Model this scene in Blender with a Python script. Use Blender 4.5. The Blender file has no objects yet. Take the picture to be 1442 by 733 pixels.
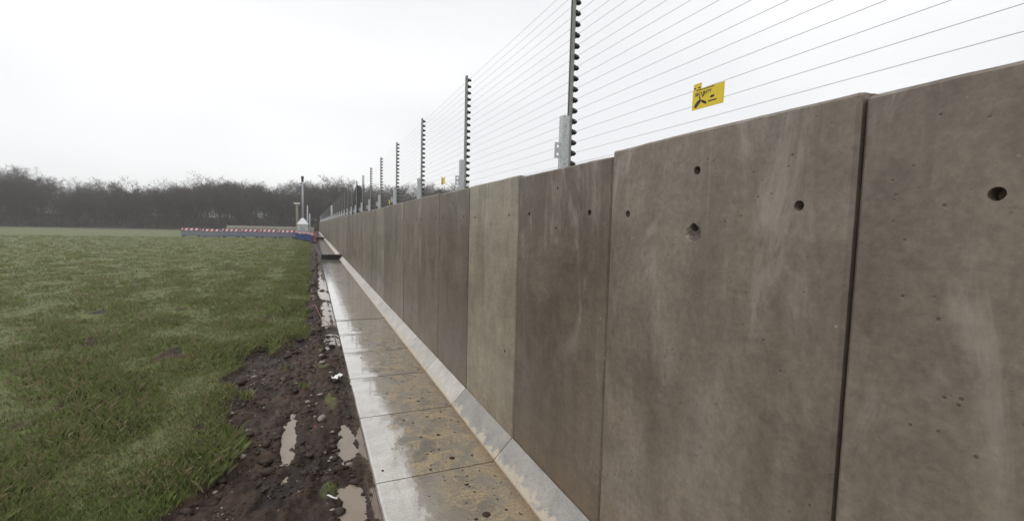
import bpy, bmesh, math, random
import numpy as np
from mathutils import Vector, Matrix, noise

random.seed(7)
RNG = np.random.default_rng(11)
scene = bpy.context.scene
COL = scene.collection

# ------------------------------------------------------------------ camera
YAW, PITCH, ROLL = 0.3999, 0.0704, 0.0236
CAM_H = 1.691
cd = bpy.data.cameras.new('camera')
cam = bpy.data.objects.new('camera', cd)
COL.objects.link(cam)
F = Vector((math.sin(YAW)*math.cos(PITCH), math.cos(YAW)*math.cos(PITCH), -math.sin(PITCH)))
R0 = Vector((math.cos(YAW), -math.sin(YAW), 0))
U0 = R0.cross(F)
R = R0*math.cos(ROLL) + U0*math.sin(ROLL)
U = U0*math.cos(ROLL) - R0*math.sin(ROLL)
M4 = Matrix((R, U, -F)).transposed().to_4x4()
M4.translation = Vector((0, 0, CAM_H))
cam.matrix_world = M4
cd.sensor_fit = 'HORIZONTAL'; cd.sensor_width = 36
cd.lens = 36*641.9/1442
cd.shift_x = 11/1442
cd.clip_start = 0.05; cd.clip_end = 3000
scene.camera = cam

# ------------------------------------------------------------------ sky, sun, exposure
SUN_EL, SUN_AZ = math.radians(48), math.radians(-75)      # azimuth from +Y towards +X
w = bpy.data.worlds.new('World'); scene.world = w; w.use_nodes = True
nt = w.node_tree; nt.nodes.clear()
def wn(t, **k):
    n = nt.nodes.new(t)
    for a, b in k.items(): setattr(n, a, b)
    return n
wo = wn('ShaderNodeOutputWorld'); bg = wn('ShaderNodeBackground')
sky = wn('ShaderNodeTexSky'); sky.sky_type = 'NISHITA'; sky.sun_disc = False
sky.sun_elevation = SUN_EL; sky.sun_rotation = SUN_AZ
tc = wn('ShaderNodeTexCoord')
mp = wn('ShaderNodeMapping'); mp.inputs['Scale'].default_value = (1, 1, 2.2); mp.inputs['Location'].default_value = (3.1, 0.4, 0)
nz = wn('ShaderNodeTexNoise'); nz.inputs['Scale'].default_value = 1.3; nz.inputs['Detail'].default_value = 5; nz.inputs['Roughness'].default_value = .45
cr = wn('ShaderNodeValToRGB')
cr.color_ramp.elements[0].position = .33; cr.color_ramp.elements[0].color = (9.6, 9.65, 9.85, 1)
cr.color_ramp.elements[1].position = .66; cr.color_ramp.elements[1].color = (11.8, 11.8, 11.75, 1)
mx = wn('ShaderNodeMix', data_type='RGBA'); mx.inputs[0].default_value = .95
nt.links.new(tc.outputs['Generated'], mp.inputs[0]); nt.links.new(mp.outputs[0], nz.inputs['Vector'])
nt.links.new(nz.outputs['Fac'], cr.inputs[0])
nt.links.new(sky.outputs[0], mx.inputs[6]); nt.links.new(cr.outputs[0], mx.inputs[7])
nt.links.new(mx.outputs[2], bg.inputs['Color']); bg.inputs['Strength'].default_value = .1
nt.links.new(bg.outputs[0], wo.inputs['Surface'])
sl = bpy.data.lights.new('sun', 'SUN'); sl.energy = .55; sl.angle = math.radians(35); sl.color = (1, .96, .9)
so = bpy.data.objects.new('sun', sl); COL.objects.link(so)
sd = Vector((math.sin(SUN_AZ)*math.cos(SUN_EL), math.cos(SUN_AZ)*math.cos(SUN_EL), math.sin(SUN_EL)))
so.rotation_euler = sd.to_track_quat('Z', 'Y').to_euler(); so.location = (0, 0, 30)
vs = scene.view_settings
vs.view_transform = 'Standard'; vs.look = 'None'; vs.gamma = 1; vs.exposure = 0.0; vs.use_curve_mapping = False

# ------------------------------------------------------------------ material helpers
class Mat:
    def __init__(s, name, rough=.8, color=None, metallic=0, spec=None, ior=None):
        s.m = bpy.data.materials.new(name); s.m.use_nodes = True
        s.t = s.m.node_tree; s.b = s.t.nodes['Principled BSDF']
        s.b.inputs['Roughness'].default_value = rough
        s.b.inputs['Metallic'].default_value = metallic
        if spec is not None: s.b.inputs['Specular IOR Level'].default_value = spec
        if ior: s.b.inputs['IOR'].default_value = ior
        if color: s.b.inputs['Base Color'].default_value = (*color, 1)
    def n(s, t, **k):
        n = s.t.nodes.new(t)
        for a, b in k.items(): setattr(n, a, b)
        return n
    def put(s, sock, v):
        if hasattr(v, 'is_output'): s.t.links.new(v, sock)
        elif isinstance(v, (tuple, list)) and len(v) == 3 and sock.type == 'RGBA': sock.default_value = (*v, 1)
        else: sock.default_value = v
    def coord(s, kind='Object'):
        if kind == 'World': return s.n('ShaderNodeNewGeometry').outputs['Position']
        return s.n('ShaderNodeTexCoord').outputs[kind]
    def map(s, v, scale=(1,1,1), loc=(0,0,0), rot=(0,0,0)):
        n = s.n('ShaderNodeMapping'); s.put(n.inputs[0], v)
        n.inputs['Scale'].default_value = scale; n.inputs['Location'].default_value = loc; n.inputs['Rotation'].default_value = rot
        return n.outputs[0]
    def noise(s, v, scale, detail=4, rough=.55, dist=0):
        n = s.n('ShaderNodeTexNoise'); s.put(n.inputs['Vector'], v)
        n.inputs['Scale'].default_value = scale; n.inputs['Detail'].default_value = detail
        n.inputs['Roughness'].default_value = rough; n.inputs['Distortion'].default_value = dist
        return n.outputs['Fac']
    def voro(s, v, scale, feature='F1'):
        n = s.n('ShaderNodeTexVoronoi', feature=feature); s.put(n.inputs['Vector'], v); n.inputs['Scale'].default_value = scale
        return n.outputs['Distance']
    def ramp(s, v, a, b, lo=0., hi=1.):
        n = s.n('ShaderNodeMapRange', interpolation_type='SMOOTHSTEP'); s.put(n.inputs[0], v)
        n.inputs[1].default_value = a; n.inputs[2].default_value = b; n.inputs[3].default_value = lo; n.inputs[4].default_value = hi
        return n.outputs[0]
    def math(s, op, a, b=0.):
        n = s.n('ShaderNodeMath', operation=op); s.put(n.inputs[0], a); s.put(n.inputs[1], b); return n.outputs[0]
    def mix(s, f, a, b, mode='MIX'):
        n = s.n('ShaderNodeMix', data_type='RGBA', blend_type=mode); s.put(n.inputs[0], f); s.put(n.inputs[6], a); s.put(n.inputs[7], b)
        return n.outputs[2]
    def sep(s, v):
        n = s.n('ShaderNodeSeparateXYZ'); s.put(n.inputs[0], v); return n.outputs
    def attr(s, name, fac=False):
        n = s.n('ShaderNodeAttribute'); n.attribute_name = name; return n.outputs['Fac' if fac else 'Color']
    def vadd(s, a, b):
        n = s.n('ShaderNodeVectorMath', operation='ADD'); s.put(n.inputs[0], a); s.put(n.inputs[1], b); return n.outputs[0]
    def vscale(s, a, f):
        n = s.n('ShaderNodeVectorMath', operation='SCALE'); s.put(n.inputs[0], a); s.put(n.inputs['Scale'], f); return n.outputs[0]
    def bump(s, h, strength=.4, dist=.01, prev=None):
        n = s.n('ShaderNodeBump'); s.put(n.inputs['Height'], h); n.inputs['Strength'].default_value = strength; n.inputs['Distance'].default_value = dist
        if prev is not None: s.put(n.inputs['Normal'], prev)
        s.t.links.new(n.outputs[0], s.b.inputs['Normal']); return n.outputs[0]
    def color(s, v): s.put(s.b.inputs['Base Color'], v)
    def rough(s, v): s.put(s.b.inputs['Roughness'], v)

def plain(name, col, rough=.7, metallic=0, var=.15, scale=8, bump=0):
    m = Mat(name, rough, None, metallic)
    c = m.coord('Object')
    n = m.noise(c, scale, 5, .6)
    m.color(m.mix(n, tuple(x*(1-var) for x in col), tuple(min(1, x*(1+var)) for x in col)))
    if bump: m.bump(m.noise(c, scale*6, 4), bump, .004)
    return m.m

# --- precast wall concrete
def wall_concrete():
    m = Mat('precast_concrete', .72)
    tint = m.attr('tint'); seed = m.attr('seed', True)
    obj = m.coord('World')
    sv = m.n('ShaderNodeCombineXYZ'); m.put(sv.inputs[0], m.math('MULTIPLY', seed, 31.)); m.put(sv.inputs[1], m.math('MULTIPLY', seed, 17.)); m.put(sv.inputs[2], m.math('MULTIPLY', seed, 23.))
    p = m.vadd(obj, sv.outputs[0])
    z = m.sep(obj)[2]
    streak = m.noise(m.map(p, (2, 3.2, .5)), 1., 5, .6, .7)
    cloud = m.noise(m.map(p, (1, 1.6, 1.0)), 1.5, 6, .62, .35)
    wisp = m.noise(m.map(p, (2, 3.4, 1.1), (5, 2, 1)), 1.0, 7, .7, .9)
    fine = m.noise(p, 36, 7, .78)
    grain = m.noise(p, 240, 3, .6)
    hline = m.noise(m.map(p, (1, .6, 30)), 1.5, 3, .5)
    pg = m.noise(p, 5.5, 4, .65)
    pores = m.math('MULTIPLY', m.ramp(m.voro(p, 26), .06, .16, 1, 0), m.ramp(pg, .50, .60))
    big = m.math('MULTIPLY', m.ramp(m.voro(m.vadd(p, (3., 1., 7.)), 9.), .02, .055, 1, 0), m.ramp(m.noise(p, 2.1, 2, .5), .48, .58))
    pores = m.math('MAXIMUM', pores, big)
    specks = m.math('MULTIPLY', m.ramp(m.voro(m.vadd(p, (1., 5., 2.)), 19), .05, .13, 1, 0), m.ramp(m.noise(p, 2.7, 3, .6), .52, .64))
    blot = m.noise(m.map(p, (1, 1.3, .8), (4, 4, 2)), 6.5, 8, .72, .8)
    swirl = m.noise(m.map(p, (1, 1.1, 3.2), (0, 6, 0), (.75, 0, 0)), 2.2, 7, .7, 1.1)
    f = m.ramp(cloud, .28, .72, .83, 1.17)
    f = m.math('MULTIPLY', f, m.ramp(streak, .3, .7, .90, 1.09))
    f = m.math('MULTIPLY', f, m.ramp(blot, .30, .70, .90, 1.10))
    f = m.math('MULTIPLY', f, m.ramp(swirl, .34, .66, .91, 1.09))
    f = m.math('MULTIPLY', f, m.ramp(fine, .32, .68, .84, 1.16))
    base = m.mix(1., m.vscale(tint, m.math('MULTIPLY', f, .65)), (1.03, .985, .93), 'MULTIPLY')
    # pale efflorescence blooms, more of it towards the coping where rain runs in
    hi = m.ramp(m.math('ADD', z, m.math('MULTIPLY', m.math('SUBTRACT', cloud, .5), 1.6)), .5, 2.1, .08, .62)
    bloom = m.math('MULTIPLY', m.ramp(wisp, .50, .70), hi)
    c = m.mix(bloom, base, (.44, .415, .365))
    # narrow drip runs below the top edge, each ending at its own height
    dn = m.noise(m.map(p, (6, 30, .25), (1, 7, 3)), 1., 3, .55, .15)
    reach = m.math('ADD', z, m.math('MULTIPLY', m.noise(m.map(p, (6, 9, 0), (2, 1, 5)), 1., 3, .6), 1.3))
    drip = m.math('MULTIPLY', m.ramp(dn, .56, .70), m.ramp(reach, 2.25, 2.7))
    c = m.mix(m.math('MULTIPLY', drip, .12), c, (.50, .475, .42))
    dn2 = m.noise(m.map(p, (6, 24, .2), (8, 2, 6)), 1., 3, .55, .15)
    drip2 = m.math('MULTIPLY', m.ramp(dn2, .57, .70), m.ramp(reach, 2.05, 2.6))
    c = m.mix(m.math('MULTIPLY', drip2, .28), c, (.10, .085, .07))
    damp = m.math('MULTIPLY', m.ramp(m.noise(m.map(p, (2, 2.0, .7), (9, 1, 4)), 1., 7, .68, .6), .44, .64), .30)
    c = m.mix(damp, c, m.mix(1., c, (.62, .56, .49), 'MULTIPLY'))
    # splash soil near the foot
    foot = m.math('MULTIPLY', m.ramp(m.math('ADD', z, m.math('MULTIPLY', m.math('SUBTRACT', pg, .5), .5)), .16, .46, 1, 0), m.ramp(m.noise(p, 14, 6, .7), .38, .60))
    c = m.mix(m.math('MULTIPLY', foot, .5), c, (.19, .13, .075))
    c = m.mix(m.math('MULTIPLY', specks, .40), c, (.50, .46, .39))
    c = m.mix(m.math('MULTIPLY', pores, .7), c, (.055, .043, .034))
    # rusty black stain round the broken-out tie hole
    dv = m.n('ShaderNodeVectorMath', operation='DISTANCE'); m.put(dv.inputs[0], obj); dv.inputs[1].default_value = (1.358, 1.338, 1.690)
    st = m.ramp(m.math('ADD', dv.outputs['Value'], m.math('MULTIPLY', m.math('SUBTRACT', fine, .5), .05)), .022, .044, 1, 0)
    c = m.mix(m.math('MULTIPLY', st, .72), c, (.055, .042, .034))
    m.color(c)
    m.rough(m.ramp(cloud, .3, .7, .36, .62))
    h = m.math('ADD', m.math('MULTIPLY', fine, .30), m.math('MULTIPLY', blot, 1.1))
    h = m.math('SUBTRACT', h, m.math('MULTIPLY', pores, .8))
    m.bump(h, .34, .006)
    return m.m

def fillet_concrete():
    m = Mat('haunch_concrete', .5)
    p = m.coord('World'); tint = m.attr('tint')
    z = m.sep(p)[2]
    cloud = m.noise(p, 5, 6, .65, .4); fine = m.noise(p, 70, 4, .65)
    f = m.math('MULTIPLY', m.ramp(cloud, .3, .7, .78, 1.16), m.ramp(fine, .3, .7, .88, 1.12))
    c = m.vscale(tint, f)
    # pale cement splash creeping up from the lower edge
    e = m.math('ADD', m.math('MULTIPLY', z, 7.5), m.math('MULTIPLY', m.math('SUBTRACT', m.noise(p, 9, 7, .72, .4), .5), 2.3))
    splash = m.ramp(e, .20, .36, 1, 0)
    c = m.mix(m.math('MULTIPLY', splash, .85), c, (.52, .45, .34))
    c = m.mix(m.ramp(z, .0, .022, .8, 0), c, (.27, .19, .11))
    m.color(c); m.bump(m.math('ADD', fine, m.math('MULTIPLY', cloud, 1.)), .3, .006)
    m.rough(m.ramp(cloud, .3, .7, .35, .6))
    return m.m

def slab_concrete():
    m = Mat('wet_paving_concrete', .4)
    p = m.coord('World'); xyz = m.sep(p); x, y, z = xyz[0], xyz[1], xyz[2]
    wob = m.math('MULTIPLY', m.math('SUBTRACT', m.noise(m.map(p, (2.2, 1.3, 1)), 2.0, 9, .70, .7), .5), .62)
    xe = m.math('ADD', x, wob)
    wet = m.ramp(xe, .592, .640, 1, 0)                   # outer edge strip: water film plus painted sky brightness
    fringe = m.math('MULTIPLY', m.ramp(xe, .59, .64), m.ramp(xe, .64, .70, 1, 0))
    # base greys and tan silt
    big = m.noise(m.map(p, (2.6, 1.6, 1), (2, 3, 0)), 1.0, 5, .6, .6)
    sil = m.noise(m.map(p, (4.2, 4.0, 1), (0, 0, 0), (0, 0, .55)), 1.25, 9, .74, 1.0)
    fine = m.noise(p, 60, 5, .7); grain = m.noise(p, 260, 2, .5)
    grey = m.mix(m.ramp(big, .3, .7), (.185, .165, .135), (.28, .26, .225))
    siltc = m.mix(m.ramp(fine, .35, .65), (.345, .260, .160), (.465, .365, .240))
    tanmask = m.math('MULTIPLY', m.ramp(sil, .43, .56), m.ramp(big, .60, .46, 0.05, 1))
    inner = m.math('MULTIPLY', m.ramp(xe, .62, .95, .30, .85), m.ramp(y, 3., 12., 1., .65))
    c = m.mix(m.math('MAXIMUM', m.math('MULTIPLY', tanmask, .9), m.math('MULTIPLY', inner, m.ramp(sil, .38, .58, .05, .9))), grey, siltc)
    veins = m.ramp(m.noise(m.map(p, (5, 9, 1), (0, 0, 0), (0, 0, -.5)), 2.0, 8, .75, 2.), .57, .66)
    c = m.mix(m.math('MULTIPLY', veins, .35), c, (.56, .42, .25))
    # creamy cement laitance, paled further to paint in the sky reflection
    lait_sheen = m.mix(m.ramp(m.noise(p, 4, 6, .65, .4), .35, .65), (.46, .43, .385), (.60, .575, .53))
    c = m.mix(wet, c, lait_sheen)
    c = m.mix(m.math('MULTIPLY', fringe, .5), c, (.36, .33, .28))
    trick = m.math('MULTIPLY', m.ramp(m.noise(m.map(p, (20, 4, 1)), 1., 8, .75, 1.6), .57, .66), wet)
    c = m.mix(m.math('MULTIPLY', trick, .5), c, (.30, .28, .25))
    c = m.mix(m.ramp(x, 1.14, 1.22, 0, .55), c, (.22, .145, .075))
    c = m.vscale(c, m.math('MULTIPLY', m.ramp(fine, .3, .7, .86, 1.12), m.ramp(grain, .3, .7, .9, 1.1)))
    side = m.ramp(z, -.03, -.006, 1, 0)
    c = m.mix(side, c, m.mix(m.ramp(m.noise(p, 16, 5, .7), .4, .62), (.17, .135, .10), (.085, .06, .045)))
    m.color(c)
    r = m.ramp(big, .35, .65, .08, .24)
    r2 = m.n('ShaderNodeMix', data_type='FLOAT'); m.put(r2.inputs[0], wet); m.put(r2.inputs[2], r); r2.inputs[3].default_value = .07
    r3 = m.n('ShaderNodeMix', data_type='FLOAT'); m.put(r3.inputs[0], m.math('MULTIPLY', tanmask, m.ramp(y, 3., 9., .5, .08))); m.put(r3.inputs[2], r2.outputs[0]); r3.inputs[3].default_value = .45
    m.rough(r3.outputs[0])
    dry = m.math('MULTIPLY', m.ramp(sil, .44, .58), m.ramp(y, 3.2, 7.5, .75, .10))
    m.put(m.b.inputs['Coat Weight'], m.math('MAXIMUM', wet, m.math('SUBTRACT', .85, dry)))
    m.put(m.b.inputs['Coat Roughness'], m.ramp(big, .3, .7, .03, .10)); m.b.inputs['Coat IOR'].default_value = 1.45
    hh = m.math('MULTIPLY', m.math('ADD', m.math('MULTIPLY', fine, .5), m.math('MULTIPLY', sil, .7)), m.math('SUBTRACT', 1.05, wet))
    m.bump(hh, .14, .005)
    return m.m

def earth():
    m = Mat('mud_and_turf', .6, spec=.3)
    p = m.coord('World'); g = m.attr('grassiness', True)
    n1 = m.noise(p, 3.2, 7, .68, .5); n2 = m.noise(p, 22, 5, .7); n3 = m.noise(p, 90, 4, .7)
    mud = m.mix(m.ramp(n1, .32, .68), (.022, .014, .010), (.080, .046, .030))
    mud = m.mix(m.math('MULTIPLY', m.ramp(n2, .58, .74), .5), mud, (.13, .082, .055))
    mud = m.mix(m.math('MULTIPLY', m.ramp(n3, .64, .76), .3), mud, (.22, .18, .15))
    turf = m.mix(m.ramp(n2, .3, .7), (.075, .100, .028), (.16, .175, .060))
    turf = m.mix(m.math('MULTIPLY', m.ramp(n1, .45, .7), .6), turf, (.14, .115, .065))
    gm = m.ramp(m.math('ADD', g, m.math('MULTIPLY', m.math('SUBTRACT', n2, .5), .7)), .35, .65)
    soak = m.ramp(m.math('ADD', m.sep(p)[2], m.math('MULTIPLY', n2, .02)), -.152, -.105, 1, 0)     # soaked rim just above the water
    c = m.mix(gm, mud, turf)
    m.color(m.mix(soak, c, m.mix(1., c, (.55, .52, .5), 'MULTIPLY')))
    m.rough(m.math('SUBTRACT', m.ramp(n2, .3, .7, .5, .9), m.math('MULTIPLY', soak, .25)))
    m.bump(m.math('ADD', n2, m.math('MULTIPLY', n3, .5)), .7, .02)
    return m.m

def field():
    m = Mat('field_grass', .9)
    p = m.coord('World')
    n1 = m.noise(p, .09, 6, .65); n2 = m.noise(p, 1.5, 6, .7)
    c = m.mix(m.ramp(n2, .3, .7), (.055, .070, .024), (.12, .125, .05))
    c = m.mix(m.math('MULTIPLY', m.ramp(n1, .45, .62), .7), c, (.12, .085, .055))
    m.color(c); m.bump(n2, .6, .05)
    return m.m

def puddle_water():
    m = Mat('silty_water', .06, ior=1.33)
    p = m.coord('World')
    m.color(m.mix(m.noise(p, 5, 5, .6, .5), (.22, .17, .125), (.36, .295, .235)))
    m.bump(m.noise(p, 14, 2, .5), .03, .004)
    return m.m

def galvanised():
    m = Mat('galvanised_steel', .42, None, .35)
    p = m.coord('World')
    n = m.voro(p, 70); n2 = m.noise(m.map(p, (30, 30, 4)), 1., 4, .6)
    c = m.mix(m.ramp(n, .1, .7), (.42, .44, .46), (.58, .60, .615))
    m.color(m.mix(m.math('MULTIPLY', m.ramp(n2, .5, .75), .5), c, (.35, .355, .36)))
    m.rough(m.ramp(n, 0, .8, .34, .52))
    return m.m

MAT = dict(
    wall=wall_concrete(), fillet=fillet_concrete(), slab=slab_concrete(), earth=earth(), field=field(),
    water=puddle_water(), galv=galvanised(),
    post=plain('dull_zinc_post', (.30, .30, .28), .5, .1, .12, 20),
    black=plain('black_plastic', (.016, .016, .018), .42, 0, .2, 30),
    wire=plain('fence_wire', (.55, .55, .58), .5, .1, .05),
    yellow=plain('yellow_sign_plastic', (.80, .60, .02), .4, 0, .06, 12),
    ink=plain('black_sign_print', (.02, .018, .015), .5),
    clod=plain('mud_clod', (.040, .025, .018), .75, 0, .55, 9, .6),
    stone=plain('pale_stone', (.30, .26, .22), .6, 0, .3, 18, .4),
    crumb=plain('dark_mud_crumb', (.045, .026, .012), .85, 0, .3, 40),
    white=plain('white_plastic', (.80, .80, .80), .4, 0, .05),
    red=plain('red_plastic', (.50, .045, .04), .5, 0, .15),
    blue=plain('blue_plastic', (.045, .075, .24), .5, 0, .15),
    orange=plain('orange_cord', (.34, .13, .085), .6, 0, .15),
    timber=plain('dark_wet_timber', (.020, .018, .017), .7, 0, .35, 10, .4),
    kiosk=plain('pale_grey_kiosk_paint', (.58, .59, .60), .5, 0, .08, 3),
    lid=plain('white_kiosk_lid', (.72, .73, .74), .5, 0, .06, 3),
    beige=plain('pale_concrete_block', (.38, .35, .30), .85, 0, .2, 2.5, .4),
    khaki=plain('khaki_painted_post', (.26, .25, .17), .7, 0, .15, 3),
    greypole=plain('pale_grey_pole', (.42, .44, .47), .5, .2, .1),
    bark=plain('bare_winter_twigs', (.085, .070, .058), .95, 0, .25, .3),
    litter=plain('leaf_litter_bank', (.060, .050, .042), .95, 0, .35, .3, .5),
    needles=plain('dark_evergreen_needles', (.030, .048, .034), .9, 0, .35, 1.5),
    blade=plain('grass_blade', (.155, .190, .055), .8, 0, .6, 1.3),
    dry=plain('dry_grass_blade', (.22, .19, .10), .85, 0, .35, 3),
)

# ------------------------------------------------------------------ mesh helpers
class MB:
    def __init__(s): s.v = []; s.f = []
    def add(s, vs, fs):
        o = len(s.v); s.v += [tuple(x) for x in vs]; s.f += [tuple(i+o for i in f) for f in fs]; return s
    def box(s, a, b):
        x0, y0, z0 = a; x1, y1, z1 = b
        return s.add([(x0,y0,z0),(x1,y0,z0),(x1,y1,z0),(x0,y1,z0),(x0,y0,z1),(x1,y0,z1),(x1,y1,z1),(x0,y1,z1)],
                     [(0,3,2,1),(4,5,6,7),(0,1,5,4),(1,2,6,5),(2,3,7,6),(3,0,4,7)])
    def cbox(s, a, b, c=.01):                              # chamfered box
        bm = bmesh.new(); t = MB().box(a, b)
        vv = [bm.verts.new(x) for x in t.v]
        for f in t.f: bm.faces.new([vv[i] for i in f])
        bmesh.ops.bevel(bm, geom=bm.edges[:], offset=c, segments=1, affect='EDGES')
        bm.verts.index_update()
        s.add([v.co for v in bm.verts], [[v.index for v in f.verts] for f in bm.faces]); bm.free(); return s
    def tube(s, pts, r, n=6, caps=True):
        pts = [Vector(p) for p in pts]
        rs = r if isinstance(r, (list, tuple)) else [r]*len(pts)
        rings = []
        for i, p in enumerate(pts):
            d = (pts[min(i+1, len(pts)-1)] - pts[max(i-1, 0)]).normalized()
            a = d.cross(Vector((0, 0, 1)) if abs(d.z) < .9 else Vector((1, 0, 0))).normalized(); b = d.cross(a)
            rings.append([p + (a*math.cos(2*math.pi*k/n) + b*math.sin(2*math.pi*k/n))*rs[i] for k in range(n)])
        vs = [q for rg in rings for q in rg]; fs = []
        for i in range(len(pts)-1):
            for k in range(n): fs.append((i*n+k, i*n+(k+1) % n, (i+1)*n+(k+1) % n, (i+1)*n+k))
        if caps: fs += [tuple(range(n))[::-1], tuple((len(pts)-1)*n+k for k in range(n))]
        return s.add(vs, fs)
    def lump(s, c, r, sq=.7, seed=0, sub=1, jag=.35):
        bm = bmesh.new(); bmesh.ops.create_icosphere(bm, subdivisions=sub, radius=1)
        rr = random.Random(seed); ax = (r*rr.uniform(.75, 1.35), r*rr.uniform(.75, 1.35), r*sq*rr.uniform(.7, 1.2)); th = rr.uniform(0, 6.28)
        vs = []
        for v in bm.verts:
            k = 1 + rr.uniform(-jag, jag); q = Vector((v.co.x*ax[0]*k, v.co.y*ax[1]*k, v.co.z*ax[2]*k)); q.rotate(Matrix.Rotation(th, 3, 'Z'))
            vs.append(q + Vector(c))
        s.add(vs, [[v.index for v in f.verts] for f in bm.faces]); bm.free(); return s
    def mesh(s, name, mat):
        me = bpy.data.meshes.new(name); me.from_pydata(s.v, [], s.f); me.update()
        bm = bmesh.new(); bm.from_mesh(me); bmesh.ops.recalc_face_normals(bm, faces=bm.faces[:]); bm.to_mesh(me); bm.free()
        if mat: me.materials.append(mat)
        return me
    def build(s, name, mat, parent=None, smooth=False, loc=None):
        return link(name, s.mesh(name, mat), parent, smooth, loc)

def link(name, me, parent=None, smooth=False, loc=None):
    o = bpy.data.objects.new(name, me); COL.objects.link(o)
    if parent: o.parent = parent
    if loc is not None: o.location = loc
    if smooth: me.polygons.foreach_set('use_smooth', [True]*len(me.polygons))
    return o
def empty(name, loc=(0, 0, 0), rz=0.):
    o = bpy.data.objects.new(name, None); o.empty_display_size = .2; COL.objects.link(o); o.location = loc; o.rotation_euler = (0, 0, rz); return o
def tag(o, label=None, cat=None, group=None, kind=None):
    for k, v in (('label', label), ('category', cat), ('group', group), ('kind', kind)):
        if v: o[k] = v
    return o
def nump(name, V, Fc, mat, parent=None, smooth=False):     # numpy triangles / quads -> object
    me = bpy.data.meshes.new(name); V = np.asarray(V, dtype=np.float32); Fc = np.asarray(Fc, dtype=np.int32); k = Fc.shape[1]
    me.vertices.add(len(V)); me.vertices.foreach_set('co', V.ravel())
    me.loops.add(Fc.size); me.loops.foreach_set('vertex_index', Fc.ravel())
    me.polygons.add(len(Fc)); me.polygons.foreach_set('loop_start', np.arange(0, Fc.size, k, dtype=np.int32))
    me.update(calc_edges=True); me.validate()
    if mat: me.materials.append(mat)
    return link(name, me, parent, smooth)
def set_attr(me, tints, seeds):
    me.attributes.new('tint', 'FLOAT_COLOR', 'POINT'); me.attributes.new('seed', 'FLOAT', 'POINT')
    a, b = me.attributes['tint'], me.attributes['seed']
    n = len(me.vertices)
    if len(np.shape(tints)) == 1: tints = np.tile(np.array([*tints, 1.], np.float32), (n, 1)); seeds = np.full(n, seeds, np.float32)
    a.data.foreach_set('color', np.asarray(tints, np.float32).ravel()); b.data.foreach_set('value', np.asarray(seeds, np.float32))

# ------------------------------------------------------------------ wall, haunch and paving from precast units
W, Y0, D, H = 1.1, 1.8783, 1.358, 2.0667
E, FW, XS = .150, .143, .3823
T = .115
K0, K1, KIND = -4, 90, 44                  # unit range; the first KIND units in view are objects of their own

wall = tag(empty('concrete_wall', (D, Y0, 0)), 'long brown grey wall of upright precast concrete panels below the wires', 'wall')
path = tag(empty('paved_path', (XS, Y0, 0)), kind='structure')
TINTS = {-1: (.300, .262, .222), 0: (.205, .170, .138), 1: (.43, .40, .325), 2: (.225, .194, .160), 3: (.255, .220, .184),
         4: (.265, .232, .196), 5: (.29, .255, .215), 6: (.25, .225, .195), 7: (.36, .33, .285), 8: (.26, .235, .205), 9: (.31, .27, .22),
         -2: (.29, .25, .21), -3: (.33, .29, .24), -4: (.28, .24, .2)}
HOLES = {-1: [(1.741, 1.771, .017), (1.336, 1.928, .017), (1.338, 1.712, .017), (.93, 1.78, .016)],
         0: [(2.799, 1.792, .014), (2.067, 1.785, .017), (2.419, 1.937, .010), (2.421, 1.699, .009)],
         1: [(3.138, 1.788, .014), (3.912, 1.782, .013), (3.157, .753, .015)],
         2: [(4.248, 1.793, .013), (5.02, 1.79, .013), (4.6, 1.94, .009)],
         3: [(5.35, 1.79, .013), (6.1, 1.785, .013)], 4: [(6.45, 1.79, .013), (7.2, 1.785, .013)],
         -2: [(.5, 1.79, .016), (-.1, 1.78, .016)]}
def panel_geo(k):
    r = random.Random(100+k)
    dz = {-1: .012, 0: -.012, 1: .002}.get(k, r.uniform(-.007, .007)); dx = r.uniform(-.006, .006)
    dx0 = {0: .002, -1: -.003, 1: -.001}.get(k, dx)
    y0 = Y0 + k*W; n = 22 if k < 8 else (8 if k < 30 else 2)
    g = .0055 if k >= 0 else .004
    ys = [W-g-.010 - (W-2*g-.020)*i/n for i in range(n+1)]
    prof = [(T, .0004), (T, W-.0004), (.045, W-.0004), (.045, W-g), (.010, W-g)] + [(0, y) for y in ys] + [(.010, g), (.045, g), (.045, .0004)]
    nf0, nf1 = 4, 4+len(ys)+1
    zs = [-.05] + ([.2*i for i in range(1, 10)] if k < 30 else [1.0]) + [H-.009, H]
    m = MB(); P = len(prof); vs = []; fs = []
    for j, z in enumerate(zs):
        for i, (x, y) in enumerate(prof):
            zz = z; xx = x
            if nf0 <= i <= nf1:
                if k < 30: xx += .0016*noise.noise(Vector((y0+y, z*1.3, 3.)))
                if j == len(zs)-1: xx += .008 + .004*noise.noise(Vector(((y0+y)*9, 1, 2)))
                xx += dx0
            if j >= len(zs)-2:
                zz += dz
                if k < 30: zz += .0045*noise.noise(Vector(((y0+y)*3.1, x*8, 5))) + (.003*noise.noise(Vector(((y0+y)*17, x*8, 9))) if nf0 <= i <= nf1 else 0)
            vs.append((D+xx, y0+y, zz))
    for j in range(len(zs)-1):
        for i in range(P): fs.append((j*P+i, j*P+(i+1) % P, (j+1)*P+(i+1) % P, (j+1)*P+i))
    fs.append(tuple((len(zs)-1)*P+i for i in range(P))); fs.append(tuple(range(P))[::-1])
    m.add(vs, fs); return m
def tint_of(k):
    if k in TINTS: return TINTS[k]
    r = random.Random(k*13+5); f = r.uniform(.76, 1.18); q = r.random()
    if q > .78: f *= 1.3
    return (.285*f, .25*f*r.uniform(.98, 1.03), .212*f*r.uniform(.95, 1.07))

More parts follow.
